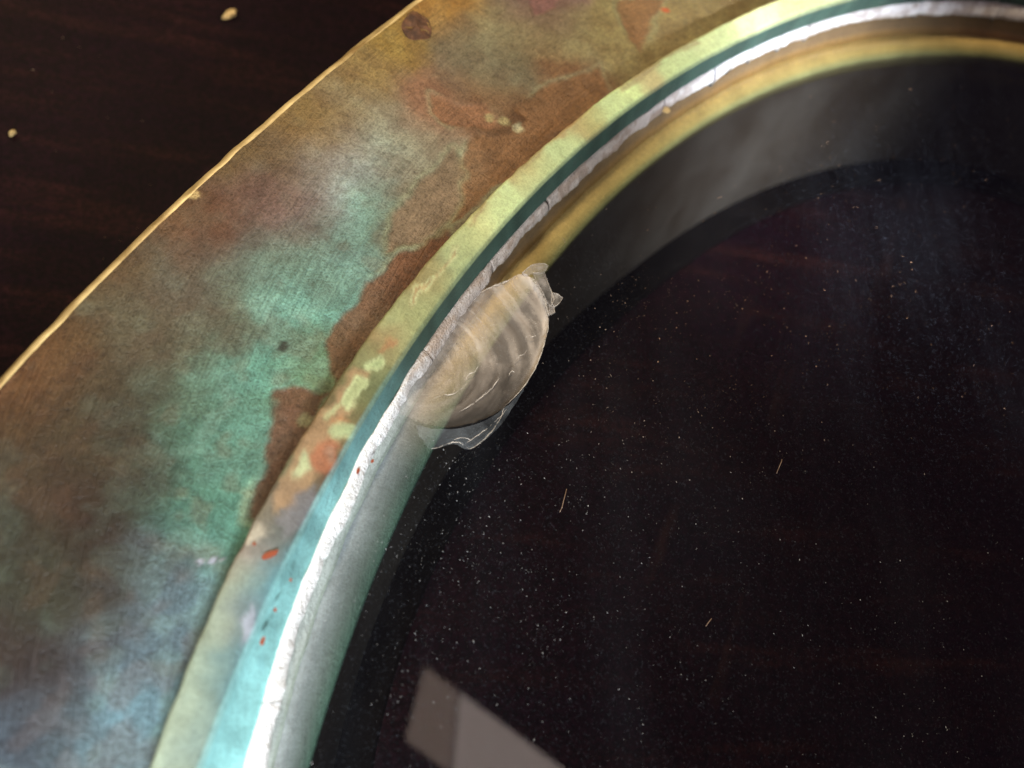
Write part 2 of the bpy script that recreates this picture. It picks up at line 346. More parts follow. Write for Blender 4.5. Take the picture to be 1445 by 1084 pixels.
BR, PG, PR = (172, 124, 68), (166, 180, 112), (196, 200, 132)
CPATCH = [
 ([(408,655),(430,615),(455,580),(490,535),(510,520),(528,514),(515,545),(500,580),(490,600),(470,640),(445,690),(415,715),(390,722),(385,705)], (170,126,78), None),
 ([(570,432),(585,412),(610,388),(640,356),(650,350),(645,364),(620,390),(598,414),(580,434)], BR, PR),
 ([(535,492),(545,480),(555,478),(560,487),(550,497),(540,499)], (178,112,58), None),
 ([(760,210),(790,190),(820,168),(834,150),(815,158),(788,178),(762,200)], (176,128,70), None),
 ([(690,277),(730,242),(772,207),(765,199),(725,232),(690,265)], (164,140,84), None),
 ([(658,322),(690,292),(702,278),(690,278),(662,306)], (168,134,76), None),
 ([(905,112),(950,82),(988,62),(975,56),(938,75),(903,98)], (158,136,86), None),
 ([(870,133),(905,112),(903,98),(868,120)], (168,144,92), None),
 ([(488,560),(497,540),(510,532),(520,538),(515,555),(505,570),(495,580),(487,572)], PG, PR),
 ([(515,515),(525,500),(540,502),(535,515),(522,525)], PG, PR),
 ([(465,612),(478,600),(495,600),(499,606),(485,617),(470,619)], (170,184,122), None),
 ([(412,672),(425,650),(440,640),(447,650),(440,668),(425,676),(414,678)], (176,186,128), None),
 ([(460,588),(470,570),(484,563),(480,580),(466,592)], (172,176,112), None),
 ([(395,725),(420,702),(450,692),(442,715),(420,742),(395,752)], (120,112,112), None),
 ([(352,752),(372,735),(384,738),(376,756),(362,765),(350,768)], (196,176,146), None),
 ([(338,862),(350,850),(358,860),(352,895),(345,912),(338,890)], (156,152,164), None),
 ([(446,664),(450,640),(454,627),(464,620),(480,621),(483,628),(474,640),(470,656),(460,672),(450,672)], (166,84,40), None),
 ([(458,655),(460,640),(466,630),(474,630),(470,645),(464,658)], (150,112,84), None),
 ([(470,598),(486,592),(496,594),(490,602),(474,605)], (188,116,52), None),
]
def rbf(P, ctrl, bw):
    X = np.asarray(ctrl)[:, :2]; C = np.asarray(ctrl)[:, 2:]
    d2 = ((P[:, None, :] - X[None]) ** 2).sum(-1)
    wt = np.exp(-d2 / (2 * bw * bw)) + 1e-4 / (1 + d2 * 400)
    return (wt[..., None] * C[None]).sum(1) / wt.sum(1)[:, None]
def rbf_chunk(P, ctrl, bw):
    return np.concatenate([rbf(P[i:i + 20000], ctrl, bw) for i in range(0, len(P), 20000)])
def inpoly(P, poly):
    """signed distance to polygon, negative inside"""
    poly = np.asarray(poly); n = len(poly); d = np.full(len(P), 1e9); ins = np.zeros(len(P), bool)
    for i in range(n):
        a, b = poly[i], poly[(i + 1) % n]; ab = b - a
        t = np.clip(((P - a) @ ab) / (ab @ ab), 0, 1); d = np.minimum(d, np.linalg.norm(P - a - t[:, None] * ab, axis=1))
        c = (a[1] > P[:, 1]) != (b[1] > P[:, 1])
        with np.errstate(divide='ignore', invalid='ignore'):
            xi = (b[0] - a[0]) * (P[:, 1] - a[1]) / (b[1] - a[1]) + a[0]
        ins ^= c & (P[:, 0] < xi)
    return np.where(ins, -d, d)
def sm(a, b, x):
    t = np.clip((x - a) / (b - a), 0, 1); return t * t * (3 - 2 * t)
def warp(P, amp, f, seed):
    return P + amp * np.stack([fbm(P[:, 0] * f, P[:, 1] * f, seed, 3) - .5, fbm(P[:, 0] * f, P[:, 1] * f, seed + 5, 3) - .5], 1) * 2

ILL_F = np.array([1.02, .98, 1.04])
def flange_colour(P):
    ctrl = [(*at([(a, b)], 0)[0], *lin((r, g, bb))) for a, b, r, g, bb in FL]
    bare = np.zeros(len(P))
    Q = warp(warp(P, .018, 20, 3), .009, 42, 33)
    c = rbf_chunk(Q, ctrl, .024)
    # worn speckle: patina breaking into brown metal and back
    sp = fbm(P[:, 0] * 48, P[:, 1] * 48, 41, 2); brown = lin((104, 72, 50)); teal = lin((134, 168, 146))
    tealness = sm(-.02, .10, c[:, 1] - c[:, 0])
    k = sm(.54, .70, sp) * .26 * (.35 + .65 * tealness)
    c = c * (1 - k[:, None]) + brown * k[:, None]
    k = sm(.56, .72, fbm(P[:, 0] * 42 + 9, P[:, 1] * 42, 77, 2)) * .18 * (.2 + .8 * tealness)
    c = c * (1 - k[:, None]) + teal * k[:, None]
    for fq, sd, am in ((34, 141, .10), (58, 151, .14)):
        m = fbm(P[:, 0] * fq, P[:, 1] * fq, sd, 2); hi = sm(.46, .62, m)[:, None]; lo = sm(.54, .38, m)[:, None] if False else (1 - sm(.38, .54, m))[:, None]
        c = c * (1 + am * .55 * hi * np.array([.85, 1.05, 1.0])) * (1 - am * .8 * lo * np.array([.75, 1.0, 1.05]))
    for poly, colr in PATCH:
        pp = at(poly, 0); Q2 = warp(P, .009, 40, 90)
        d = inpoly(Q2, pp); k = (1 - sm(-.003, .003, d)) * .88
        v = .70 + .62 * fbm(P[:, 0] * 48, P[:, 1] * 48, 55, 2); bare = np.maximum(bare, k)
        c = c * (1 - k[:, None]) + lin(colr)[None] * v[:, None] * k[:, None]
        rim = np.exp(-((d - .003) / .003) ** 2) * .40 * sm(.42, .62, fbm(P[:, 0] * 9, P[:, 1] * 9, 66, 2))                     # pale line of verdigris round the patch
        c = c * (1 - rim[:, None]) + lin((150, 158, 118)) * rim[:, None]
    for px, py, rad, colr in SPOT:
        ctr = at([(px, py)], 0)[0]; Q3 = warp(P, .004, 90, 12)
        k = (1 - sm(rad * .7, rad * 1.15, np.linalg.norm(Q3 - ctr, axis=1))) * .9
        c = c * (1 - k[:, None]) + lin(colr) * k[:, None]
    lum = c @ np.array([.3, .55, .15]); c = c * .95 + lum[:, None] * .05
    return np.concatenate([c * ILL_F, 1 - bare[:, None]], 1)
def collar_colour(P, wallness):
    ctrl = [(*at([(a, b)], .028)[0], *lin((r, g, bb))) for a, b, r, g, bb in CO_UP]
    Q = warp(P, .012, 40, 8)
    c = rbf_chunk(Q, ctrl, .0125)
    for poly, colr, rimc in CPATCH:
        d = inpoly(warp(P, .010, 55, 91), at(poly, .028)); k = (1 - sm(-.003, .003, d)) * .72
        v = .8 + .4 * fbm(P[:, 0] * 60, P[:, 1] * 60, 56, 4)
        c = c * (1 - k[:, None]) + lin(colr)[None] * v[:, None] * k[:, None]
        if rimc is not None:
            rim = np.exp(-((d + .001) / .0016) ** 2) * .7; c = c * (1 - rim[:, None]) + lin(rimc) * rim[:, None]
    th = np.degrees(np.arctan2(P[:, 1], P[:, 0])) % 360
    wall_a, wall_b = lin((60, 88, 74)), lin((122, 186, 184))  # wall painted dark along its shaded stretch, turquoise where daylight reaches
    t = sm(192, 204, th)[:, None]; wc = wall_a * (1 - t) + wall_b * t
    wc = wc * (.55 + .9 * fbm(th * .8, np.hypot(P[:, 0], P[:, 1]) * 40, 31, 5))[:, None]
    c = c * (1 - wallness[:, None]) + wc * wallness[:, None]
    v = .86 + .28 * fbm(P[:, 0] * 70, P[:, 1] * 70, 23, 3)
    lum = c @ np.array([.3, .55, .15]); c = c * .80 + lum[:, None] * .20
    return c * v[:, None] * np.array([.89, .95, .97])

# ------------------------------------------------------------------ the table
Z_TABLE = -0.315
tb = mesh_obj('table_top', [(-14, -14, Z_TABLE), (14, -14, Z_TABLE), (14, 14, Z_TABLE), (-14, 14, Z_TABLE)], [[0, 1, 2, 3]], M_wood, smooth=False)
tag(tb, kind='structure')

# ------------------------------------------------------------------ the porthole
port = bpy.data.objects.new('porthole', None); col.objects.link(port); port.location = (0, 0, Z_TABLE * S)
tag(port, 'round bronze porthole with green and brown patina and a chipped glass pane', 'porthole')
def part(o, parent=port):
    """keep world position while parenting"""
    o.parent = parent
    o.matrix_parent_inverse = Matrix.Identity(4)
    if parent is port: o.location = (0, 0, -Z_TABLE * S)
    return o
def sweep(name, th, rings, mat, jitter=None):
    """rings: list of (radius array, z array/num)"""
    nu, nv = len(th), len(rings); t = np.radians(th)
    V = np.zeros((nu, nv, 3))
    for j, (r, z) in enumerate(rings):
        V[:, j, 0] = r * np.cos(t); V[:, j, 1] = r * np.sin(t); V[:, j, 2] = z
    return V

# flange: dense where the camera looks
th = thetas(.16, 138, 222, 2.0)
ro, rc = ring('out', th), ring('col', th)
ro = ro + .0022 * (fbm(th * .9, th * 0, 5, 4) - .5)
sv = np.linspace(0, 1, 92)
rings = [(rc - .012, -.012 + 0 * th)] + [(rc - .012 + (ro - .010 - rc + .012) * s, 0 * th) for s in sv]
V = sweep('flange', th, rings, None)
Pxy = V[..., :2].reshape(-1, 2)
V[..., 2] += ((fbm(Pxy[:, 0] * 14, Pxy[:, 1] * 14, 61, 4) - .5) * .0035).reshape(V.shape[:2]) * (np.arange(V.shape[1]) > 0)
along = np.zeros((*V.shape[:2], 3)); along[..., 0] = np.radians(th)[:, None]; along[..., 1] = np.hypot(V[..., 0], V[..., 1])
fc4 = flange_colour(Pxy)
crust = (fbm(Pxy[:, 0] * 34, Pxy[:, 1] * 34, 63, 2) - .5) * .0016 * fc4[:, 3]
V[..., 2] += (crust - .0022 * (1 - fc4[:, 3])).reshape(V.shape[:2]) * (np.arange(V.shape[1]) > 0)     # bare patches lie below the crust
flange = mesh_obj('flange', V.reshape(-1, 3), grid_faces(len(th), V.shape[1], True), M_flange, None, True, fc4, along.reshape(-1, 3))
part(flange)
# bare rounded outer edge with its side and underside
ztop = V[:, -1, 2]
nick = np.clip(fbm(th * .35, th * 0 + 3, 15, 5) - .50, 0, 1) * .03
prof = [(-.010, 0.0), (-.0075, -.0006), (-.0030, -.0040), (.0020, -.011), (.002, -.03), (.001, -.052), (-.008, -.058), (-.06, -.060)]
rings = [(ro + a - (nick if -.006 < a < .002 else 0), (ztop if k == 0 else ztop * max(0, 1 - k / 3)) + b) for k, (a, b) in enumerate(prof)]
V = sweep('edge', th, rings, None)
rim = mesh_obj('outer_edge', V.reshape(-1, 3), grid_faces(len(th), len(prof), True), M_edge); part(rim)
tag(rim, 'bare yellow bronze edge of the flange')
# underside of flange to the spigot
rs = ring('seat', th)
V = sweep('under', th, [(ro - .06, -.060 + 0 * th), (rs + .035, -.062 + 0 * th), (rs + .035, Z_TABLE + 0 * th), (rs - .0, Z_TABLE + .0 * th)], None)
sp_o = mesh_obj('spigot_outside', V.reshape(-1, 3), grid_faces(len(th), 4, True), M_spig); part(sp_o)

# collar
th = thetas(.22, 110, 222, 2.0)
rc, rk, rO = ring('col', th), ring('cr', th), ring('cO', th)
rc = rc + .0016 * (fbm(th * 1.1, th * 0, 25, 4) - .5) * 2
prof = [(0, -.004, 0), (0, .018, 0), (0, .0265, 0)]
rings = [(rc + .001, -.004 + 0 * th), (rc + .0005, .020 + 0 * th), (rc - .0005, .0275 + 0 * th), (rc - .003, .0300 + 0 * th)]
wallness = [0, 0, 0, 0]
for s in np.linspace(.1, 1, 15):
    rings.append((rc - .003 + (rk - rc + .003) * s, .0300 - .003 * s - .0022 * sm(.8, 1, s) + 0 * th)); wallness.append(0 if s < .93 else .5)
for s in np.linspace(.12, 1, 9):
    rings.append((rk + (rO - .001 - rk) * s ** 1.2, .0248 - (.0248 + .010) * s + 0 * th)); wallness.append(1)
V = sweep('collar', th, rings, None); Pxy = V[..., :2].reshape(-1, 2)
V[..., 2] += ((fbm(Pxy[:, 0] * 40, Pxy[:, 1] * 40, 71, 4) - .5) * .0025).reshape(V.shape[:2])
wl = np.repeat(np.array(wallness)[None], len(th), 0).ravel()
along = np.zeros((*V.shape[:2], 3)); along[..., 0] = np.radians(th)[:, None]; along[..., 1] = np.hypot(V[..., 0], V[..., 1])
collar = mesh_obj('collar', V.reshape(-1, 3), grid_faces(len(th), V.shape[1], True), M_collar, None, True, collar_colour(Pxy, wl), along.reshape(-1, 3))
part(collar); tag(collar, 'raised collar, pale green and turquoise with orange remnants')

# seat and bedding seen through the glass, spigot wall below
Z_G, Z_GB, Z_SEAT = -.020, -.052, -.060
th = thetas(.5, 100, 230, 2.0)
rI, rO, rs, rp = ring('cI', th), ring('cO', th), ring('seat', th), ring('spig', th)
dq = (rs - .012) - rp; rp = rp + .5 * (dq - np.sqrt(dq * dq + .0006))
wob = .003 * (fbm(th * .5, th * 0, 9, 3) - .5)
def ring_tones(th, cols, V):  # angle blend paints cool daylight greys over the bronze and putty tones
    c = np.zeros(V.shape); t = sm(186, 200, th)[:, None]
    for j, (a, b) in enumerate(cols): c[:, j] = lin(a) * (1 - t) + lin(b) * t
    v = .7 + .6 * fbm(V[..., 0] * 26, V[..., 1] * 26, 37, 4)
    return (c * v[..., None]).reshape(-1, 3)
def al3(V, th):
    a = np.zeros(V.shape); a[..., 0] = np.radians(th)[:, None]; a[..., 1] = np.hypot(V[..., 0], V[..., 1]); return a.reshape(-1, 3)
V = sweep('bed', th, [(rO - .002, -.012 + 0 * th), (rI + .010 + wob, -.030 + 0 * th), (rI + .002 - wob, -.045 + 0 * th), (rI - .006 - wob, Z_SEAT + .004 + 0 * th)], None)
part(mesh_obj('bedding', V.reshape(-1, 3), grid_faces(len(th), 4, True), M_collar, None, True, ring_tones(th, [((120, 96, 70), (215, 218, 215))] * 3 + [((150, 112, 60), (180, 186, 184))], V), al3(V, th)))
sr = [(rI + .02, 0), (rI - .006, .0015), (rI * .62 + rs * .38 + wob, .0030), (rI * .3 + rs * .7 + wob, .0015), (rs + .003, -.001), (rs, -.008), (rs + .004, -.03)]
V = sweep('seat', th, [(a, Z_SEAT + b + 0 * th) for a, b in sr], None)
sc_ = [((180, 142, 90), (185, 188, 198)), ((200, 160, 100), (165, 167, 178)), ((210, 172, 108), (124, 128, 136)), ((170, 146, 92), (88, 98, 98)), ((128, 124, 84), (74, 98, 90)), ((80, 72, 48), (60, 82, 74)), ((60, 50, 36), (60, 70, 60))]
part(mesh_obj('glass_seat', V.reshape(-1, 3), grid_faces(len(th), len(sr), True), M_collar, None, True, ring_tones(th, sc_, V), al3(V, th)))
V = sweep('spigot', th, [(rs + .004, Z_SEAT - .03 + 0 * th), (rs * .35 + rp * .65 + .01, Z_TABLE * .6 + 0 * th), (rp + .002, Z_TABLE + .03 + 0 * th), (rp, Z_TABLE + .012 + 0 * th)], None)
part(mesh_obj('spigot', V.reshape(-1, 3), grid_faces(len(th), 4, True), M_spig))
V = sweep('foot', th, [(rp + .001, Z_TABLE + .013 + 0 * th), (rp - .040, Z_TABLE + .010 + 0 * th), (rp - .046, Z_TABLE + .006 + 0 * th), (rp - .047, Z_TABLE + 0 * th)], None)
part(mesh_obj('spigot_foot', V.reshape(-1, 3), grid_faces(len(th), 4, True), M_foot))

# cracked white cement, one piece between two cracks
def ang(px, py): q = at([(px, py)], -.012)[0]; return math.degrees(math.atan2(q[1], q[0])) % 360
cuts = sorted(ang(*q) for q in [(390,992),(601,500),(690,375),(774,290),(940,148),(1008,104),(1036,93),(1063,74),(1103,56),(1143,42),(1300,10),(1410,12)])
full = [cuts[0] - 60, cuts[0] - 35, cuts[0] - 16] + cuts + [cuts[-1] + 18, cuts[-1] + 45, cuts[-1] + 75, cuts[-1] + 105, cuts[-1] + 135]
full.append(full[0] + 360)
for k in range(len(full) - 1):
    a, b = full[k], full[k + 1]
    if b - a < .3: continue
    n = max(6, int((b - a) / .12)) if 100 < a < 222 else max(6, int((b - a) / 1.5))
    gap = random.choice((.04, .06, .09)) if a < 162 else random.choice((.015, .025, .03))
    jag_a, jag_b = random.uniform(-.25, .25), random.uniform(-.25, .25)
    t0 = np.linspace(a + gap, b - gap, n)
    s = np.array([0, .06, .2, .4, .6, .8, .93, 1.0, 1.02]); nv = len(s)
    T = t0[:, None] + np.where(np.arange(n)[:, None] == 0, .10 * (fbm(s * 2.5, s * 0 + k, 4, 3) - .5)[None]*2, 0) + np.where(np.arange(n)[:, None] == n - 1, .10 * (fbm(s * 2.5, s * 0 + k + 1, 4, 3) - .5)[None]*2, 0)
    O = ring('cO', T); I = ring('cI', T)
    edge_o = .005 * (fbm(t0 * .5, t0 * 0 + 3, 3, 5) - .5)[:, None]; edge_i = (.007 * (fbm(t0 * .55, t0 * 0 + 7, 6, 5) - .45) + .0015 + .0022 * (sm(.5, .62, vnoise(t0 * .43, t0 * 0 + 2, 44)) - .5) + .0022 * (fbm(t0 * 2.3, t0 * 0, 46, 3) - .5))[:, None]
    R = (O + .001 + edge_o * (1 - s)) * (1 - s) + (I + edge_i) * s
    lift = random.uniform(-.0015, .0015)
    z = -.006 - .0125 * s + .0045 * np.sin(np.pi * np.clip(s, 0, 1)); z = np.repeat(z[None], n, 0) + lift * (1 - s)
    z = z + .0026 * (fbm(T * .5, s[None] * 3 + T * 0, 13, 5) - .5)
    z[:, -2] = np.maximum(z[:, -2], Z_G + .0015); z[:, -1] = Z_G - .003; z[:, 0] = -.018
    z[0] -= .002; z[-1] -= .002
    tr = np.radians(T)
    V = np.stack([R * np.cos(tr), R * np.sin(tr), z], -1)
    fc = grid_faces(n, nv, False).tolist()
    shade_dirt = sm(150, 166, T) * (1 - sm(190, 199, T)); shade_dirt = np.clip(shade_dirt * .8 + .55 * sm(.5, .7, fbm(T * .7, s[None] * 2 + T * 0, 81, 4)) * (.25 + shade_dirt), 0, 1)  # middle stretch painted darker for its shade, plus mottled stains
    top_ = 1 - sm(140, 156, T); shade_dirt = np.clip(shade_dirt + top_ * (.15 + .75 * sm(.46, .62, fbm(T * .9, s[None] * 2.5 + T * 0, 84, 4))) * .7, 0, 1)
    cc = np.array([.90, .89, .88]) * (1 - shade_dirt[..., None]) + np.array([.40, .315, .26]) * shade_dirt[..., None]
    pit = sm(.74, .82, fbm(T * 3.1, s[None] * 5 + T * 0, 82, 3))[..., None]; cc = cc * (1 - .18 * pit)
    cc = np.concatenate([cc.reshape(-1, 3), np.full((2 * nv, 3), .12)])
    # close the two broken ends
    V = V.reshape(-1, 3).tolist(); m0 = len(V)
    for q in (0, n - 1):
        b0 = len(V)
        for j in range(nv): x = V[q * nv + j]; V.append([x[0], x[1], Z_G - .012])
        for j in range(nv - 1):
            f = [q * nv + j, q * nv + j + 1, b0 + j + 1, b0 + j]; fc.append(f if q else f[::-1])
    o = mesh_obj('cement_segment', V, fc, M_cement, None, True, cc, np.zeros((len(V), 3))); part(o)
# crumb lodged in a gap of the cement
def rock(name, c, sx, sy, sz, mat, rot=0, seed=0, parent=None):
    rnd = random.Random(seed); bm = bmesh.new(); bmesh.ops.create_icosphere(bm, subdivisions=2, radius=1)
    cs, sn = math.cos(rot), math.sin(rot); V = []
    for v in bm.verts:
        k = 1 + rnd.uniform(-.28, .28); x, y, z = v.co.x * sx * k, v.co.y * sy * k, v.co.z * sz * (1 + rnd.uniform(-.15, .15))
        V.append((c[0] + cs * x - sn * y, c[1] + sn * x + cs * y, c[2] + z))
    F = [[v.index for v in f.verts] for f in bm.faces]; bm.free()
    return mesh_obj(name, V, F, mat, None, False)
o = rock('cement_crumb', at3(940, 155, -.018), .0060, .0048, .003, M_crumb, .4, 3); part(o)

# ------------------------------------------------------------------ glass with its chip
CHIP = [(575,586),(583,570),(594,548),(606,526),(618,505),(634,481),(650,456),(664,434),(678,413),
        (692,406),(705,401),(718,396),(728,389),(738,386),(748,391),(757,402),(764,415),(770,430),(774,446),(773,462),(769,480),(763,500),(756,518),(744,538),(730,556),(712,574),
        (695,586),(676,594),(655,600),(632,603),(608,600),(588,594)]
chip2 = at(CHIP, Z_G); NCUT = 9
tg = np.arange(0, 360, 1.0); tr = np.radians(tg); rg = ring('cI', tg) + .006
outline = np.stack([rg * np.cos(tr), rg * np.sin(tr)], 1)
# push the cement-side chip points under the cement so the break reaches the pane's edge
for k in range(NCUT):
    a = math.atan2(chip2[k][1], chip2[k][0]); r = float(ring('cI', math.degrees(a))) + .004
    chip2[k] = (r * math.cos(a), r * math.sin(a))
# refine the outline of the chip
def refine(P, n=4, jit=.0006, seed=1):
    rnd = np.random.RandomState(seed); out = []
    m = len(P)
    for i in range(m):
        p0, p1, p2, p3 = P[i - 1], P[i], P[(i + 1) % m], P[(i + 2) % m]
        for q in range(n):
            t = q / n
            out.append(.5 * ((2 * p1) + (-p0 + p2) * t + (2 * p0 - 5 * p1 + 4 * p2 - p3) * t * t + (-p0 + 3 * p1 - 3 * p2 + p3) * t ** 3))
    return np.array(out) + rnd.uniform(-jit, jit, (len(out), 2))
chipR = refine(chip2, 4)
pts = np.concatenate([outline, chipR]); n0, n1 = len(outline), len(chipR)
edges = [(i, (i + 1) % n0) for i in range(n0)] + [(n0 + i, n0 + (i + 1) % n1) for i in range(n1)]
vs, es, fs, *_ = delaunay_2d_cdt([Vector(p) for p in pts], edges, [], 1, 1e-7)
vs = np.array([tuple(v) for v in vs])
cen = np.array([vs[list(f)].mean(0) for f in fs]); keep = inpoly(cen, chipR) > 0
F = [list(f) for f, k in zip(fs, keep) if k]
V = [(x, y, Z_G) for x, y in vs]
b0 = len(V); V += [(x, y, Z_GB) for x, y in outline]; F.append([b0 + i for i in range(n0)])
glass = mesh_obj('glass_pane', V, F, M_glass, None, False); part(glass)
tag(glass, 'thick dusty glass pane with a shell-shaped chip at its edge')
# the conchoidal break
bb0, bb1 = chipR.min(0), chipR.max(0); stp = .0022
gx, gy = np.meshgrid(np.arange(bb0[0], bb1[0], stp), np.arange(bb0[1], bb1[1], stp)); G = np.stack([gx.ravel(), gy.ravel()], 1)
G = G + np.random.RandomState(2).uniform(-.3, .3, G.shape) * stp
G = G[inpoly(G, chipR) < -stp * .6]
pts = np.concatenate([chipR, G])
vs, es, fs, *_ = delaunay_2d_cdt([Vector(p) for p in pts], [(i, (i + 1) % n1) for i in range(n1)], [], 1, 1e-7)
vs = np.array([tuple(v) for v in vs])
outer_arc = chip2[NCUT - 1:].tolist() + [chip2[0].tolist()]
def dist_line(P, L):
    d = np.full(len(P), 1e9); L = np.asarray(L)
    for a, b in zip(L[:-1], L[1:]):
        ab = b - a; t = np.clip(((P - a) @ ab) / (ab @ ab), 0, 1); d = np.minimum(d, np.linalg.norm(P - a - t[:, None] * ab, axis=1))
    return d
d = dist_line(vs, outer_arc); dtop = dist_line(vs, chip2[NCUT - 1:NCUT + 6])
hub = at([(606, 512)], Z_G)[0]; u = at([(690, 440)], Z_G)[0] - hub; u = u / np.linalg.norm(u); vv = np.array([-u[1], u[0]])
q = vs - hub; e = np.hypot((q @ u) * 1.0, (q @ vv) * 1.15)
e = e + .006 * (fbm(vs[:, 0] * 18, vs[:, 1] * 18, 4, 3) - .5)
bowl = .022 * sm(0, .10, d) + .006 * sm(0, .012, dtop)
rip = .0008 * np.sin(e * 210 + 9 * fbm(e * 38, e * 0 + 4, 71, 3) + 2.5 * fbm(vs[:, 0] * 12, vs[:, 1] * 12, 72, 2)) * sm(.002, .03, d) * (.55 + .45 * vnoise(vs[:, 0] * 14, vs[:, 1] * 14, 8)) \
    + .0006 * np.sin(e * 900 + 3) * sm(.002, .02, d) * fbm(vs[:, 0] * 30, vs[:, 1] * 30, 6, 2)
# ragged hackle steps towards the outer rim
hk = fbm(vs[:, 0] * 55, vs[:, 1] * 55, 19, 3); hack = .0005 * sm(.5, .62, hk) * sm(.055, .085, e) * sm(.0, .012, d)
z = Z_G - bowl + rip + hack
z[d < 1e-5] = Z_G
z = np.where(d < .0009, Z_G - .0006, z)
ph = e * 210 + 9 * fbm(e * 38, e * 0 + 4, 71, 3) + 2.5 * fbm(vs[:, 0] * 12, vs[:, 1] * 12, 72, 2)
arc = (.5 + .5 * np.sin(ph)) ** 3 * (.25 + .75 * sm(.3, .65, fbm(vs[:, 0] * 16, vs[:, 1] * 16, 88, 3)))
angc = np.arctan2(q @ vv, q @ u)
fine = sm(.45, .75, fbm(e * 190, angc * 2.2, 26, 4)) + .8 * sm(.55, .8, fbm(e * 420, angc * 3.5, 27, 3))
hackle = sm(.60, .72, fbm(vs[:, 0] * 60, vs[:, 1] * 60, 29, 3)) * sm(.05, .08, e)
dlow = dist_line(vs, chip2[24:].tolist() + [chip2[0].tolist()]); dright = dist_line(vs, chip2[13:25]); tip = np.linalg.norm(vs - at([(586, 572)], Z_G)[0], axis=1)
milk = .19 + .13 * arc + .17 * fine + .07 * hackle + .45 * np.exp(-(dright / .0045) ** 2) + .40 * np.exp(-(tip / .018) ** 2)
milk = milk * (.16 + .84 * sm(0, .06, dlow)) + .05 * fbm(vs[:, 0] * 40, vs[:, 1] * 40, 61, 3)
chip = mesh_obj('chip', [(x, y, zz) for (x, y), zz in zip(vs, z)], [list(f) for f in fs], M_chip, None, True, np.repeat(np.clip(milk, 0, .9)[:, None], 3, 1))
chip.parent = glass; tag(chip, 'milky shell-shaped chip with curved ripples in the glass')
# bright fracture lines along the chip
def wire(name, pix, r, mat=M_line, z=Z_G, parent=glass, seed=0, jit=.0004):
    P = at(pix, z); rnd = random.Random(seed); L = []
    m = len(P)
    for i in range(m - 1):
        p0, p1, p2, p3 = P[max(i - 1, 0)], P[i], P[i + 1], P[min(i + 2, m - 1)]
        for k in range(5):
            t = k / 5; c = .5 * ((2 * p1) + (-p0 + p2) * t + (2 * p0 - 5 * p1 + 4 * p2 - p3) * t * t + (-p0 + 3 * p1 - 3 * p2 + p3) * t ** 3)
            L.append((c[0] + rnd.uniform(-jit, jit), c[1] + rnd.uniform(-jit, jit), z + .0004))
    L.append((P[-1][0], P[-1][1], z + .0004))
    rs = [r * (.35 + .65 * math.sin(math.pi * min(1, max(.08, k / (len(L) - 1))))) * rnd.uniform(.7, 1.3) for k in range(len(L))]
    Vv, Ff = tube(L, rs, 5); o = mesh_obj(name, Vv, Ff, mat, None, True); o.parent = parent; return o
wire('fracture_line', [(679,413),(692,406),(705,401),(718,396),(728,389)], .0011, seed=1)
wire('fracture_line', [(738,387),(749,392),(757,402),(764,415),(770,430),(774,447)], .0017, seed=2)
wire('fracture_line', [(774,447),(773,464),(768,484),(762,503),(755,520),(743,540),(728,558),(712,574)], .0008, seed=3)
wire('fracture_line', [(712,574),(704,594),(690,613),(672,629),(661,634)], .0007, seed=4)
wire('fracture_line', [(661,634),(655,629),(646,624),(634,626),(620,631),(609,634)], .0006, seed=5)
wire('fracture_line', [(655,628),(672,616),(688,604),(706,588),(718,574)], .0005, seed=6)
wire('fracture_line', [(666,621),(652,618),(640,621)], .0004, seed=7)
wire('fracture_line', [(742,478),(746,473),(750,476),(756,474)], .0007, z=Z_G - .001, seed=8)
wire('fracture_line', [(728,508),(734,502),(740,500),(743,494)], .0006, z=Z_G - .002, seed=9)
wire('fracture_line', [(650,580),(664,572),(680,560),(694,548),(704,534)], .0009, z=Z_G - .006, seed=10)
wire('fracture_line', [(612,562),(626,558),(640,556),(652,548)], .0006, z=Z_G - .012, seed=11)
wire('fracture_line', [(718,530),(722,524),(726,526)], .0006, z=Z_G - .003, seed=12)
wire('fracture_line', [(657,536),(662,528),(668,526),(675,517)], .0006, z=Z_G - .011, seed=13)
# crack plane running on beneath the surface
VEIL = at([(590,598),(608,602),(640,603),(676,595),(704,580),(728,560),(742,545),(730,566),(712,592),(694,612),(662,632),(646,624),(626,628),(608,632),(600,622),(592,610)], Z_G)
VR = refine(VEIL, 3, .0005, 5)
bb0, bb1 = VR.min(0), VR.max(0); gx, gy = np.meshgrid(np.arange(bb0[0], bb1[0], .005), np.arange(bb0[1], bb1[1], .005)); G = np.stack([gx.ravel(), gy.ravel()], 1); G = G[inpoly(G, VR) < -.002]
vs, es, fs, *_ = delaunay_2d_cdt([Vector(p) for p in np.concatenate([VR, G])], [(i, (i + 1) % len(VR)) for i in range(len(VR))], [], 1, 1e-7)
zz = [Z_G - .003 - .006 * fbm(np.array([p[0] * 25]), np.array([p[1] * 25]), 3, 3)[0] for p in vs]
veil = mesh_obj('crack_veil', [(p[0], p[1], h) for p, h in zip(vs, zz)], [list(f) for f in fs], M_veil); veil.parent = glass
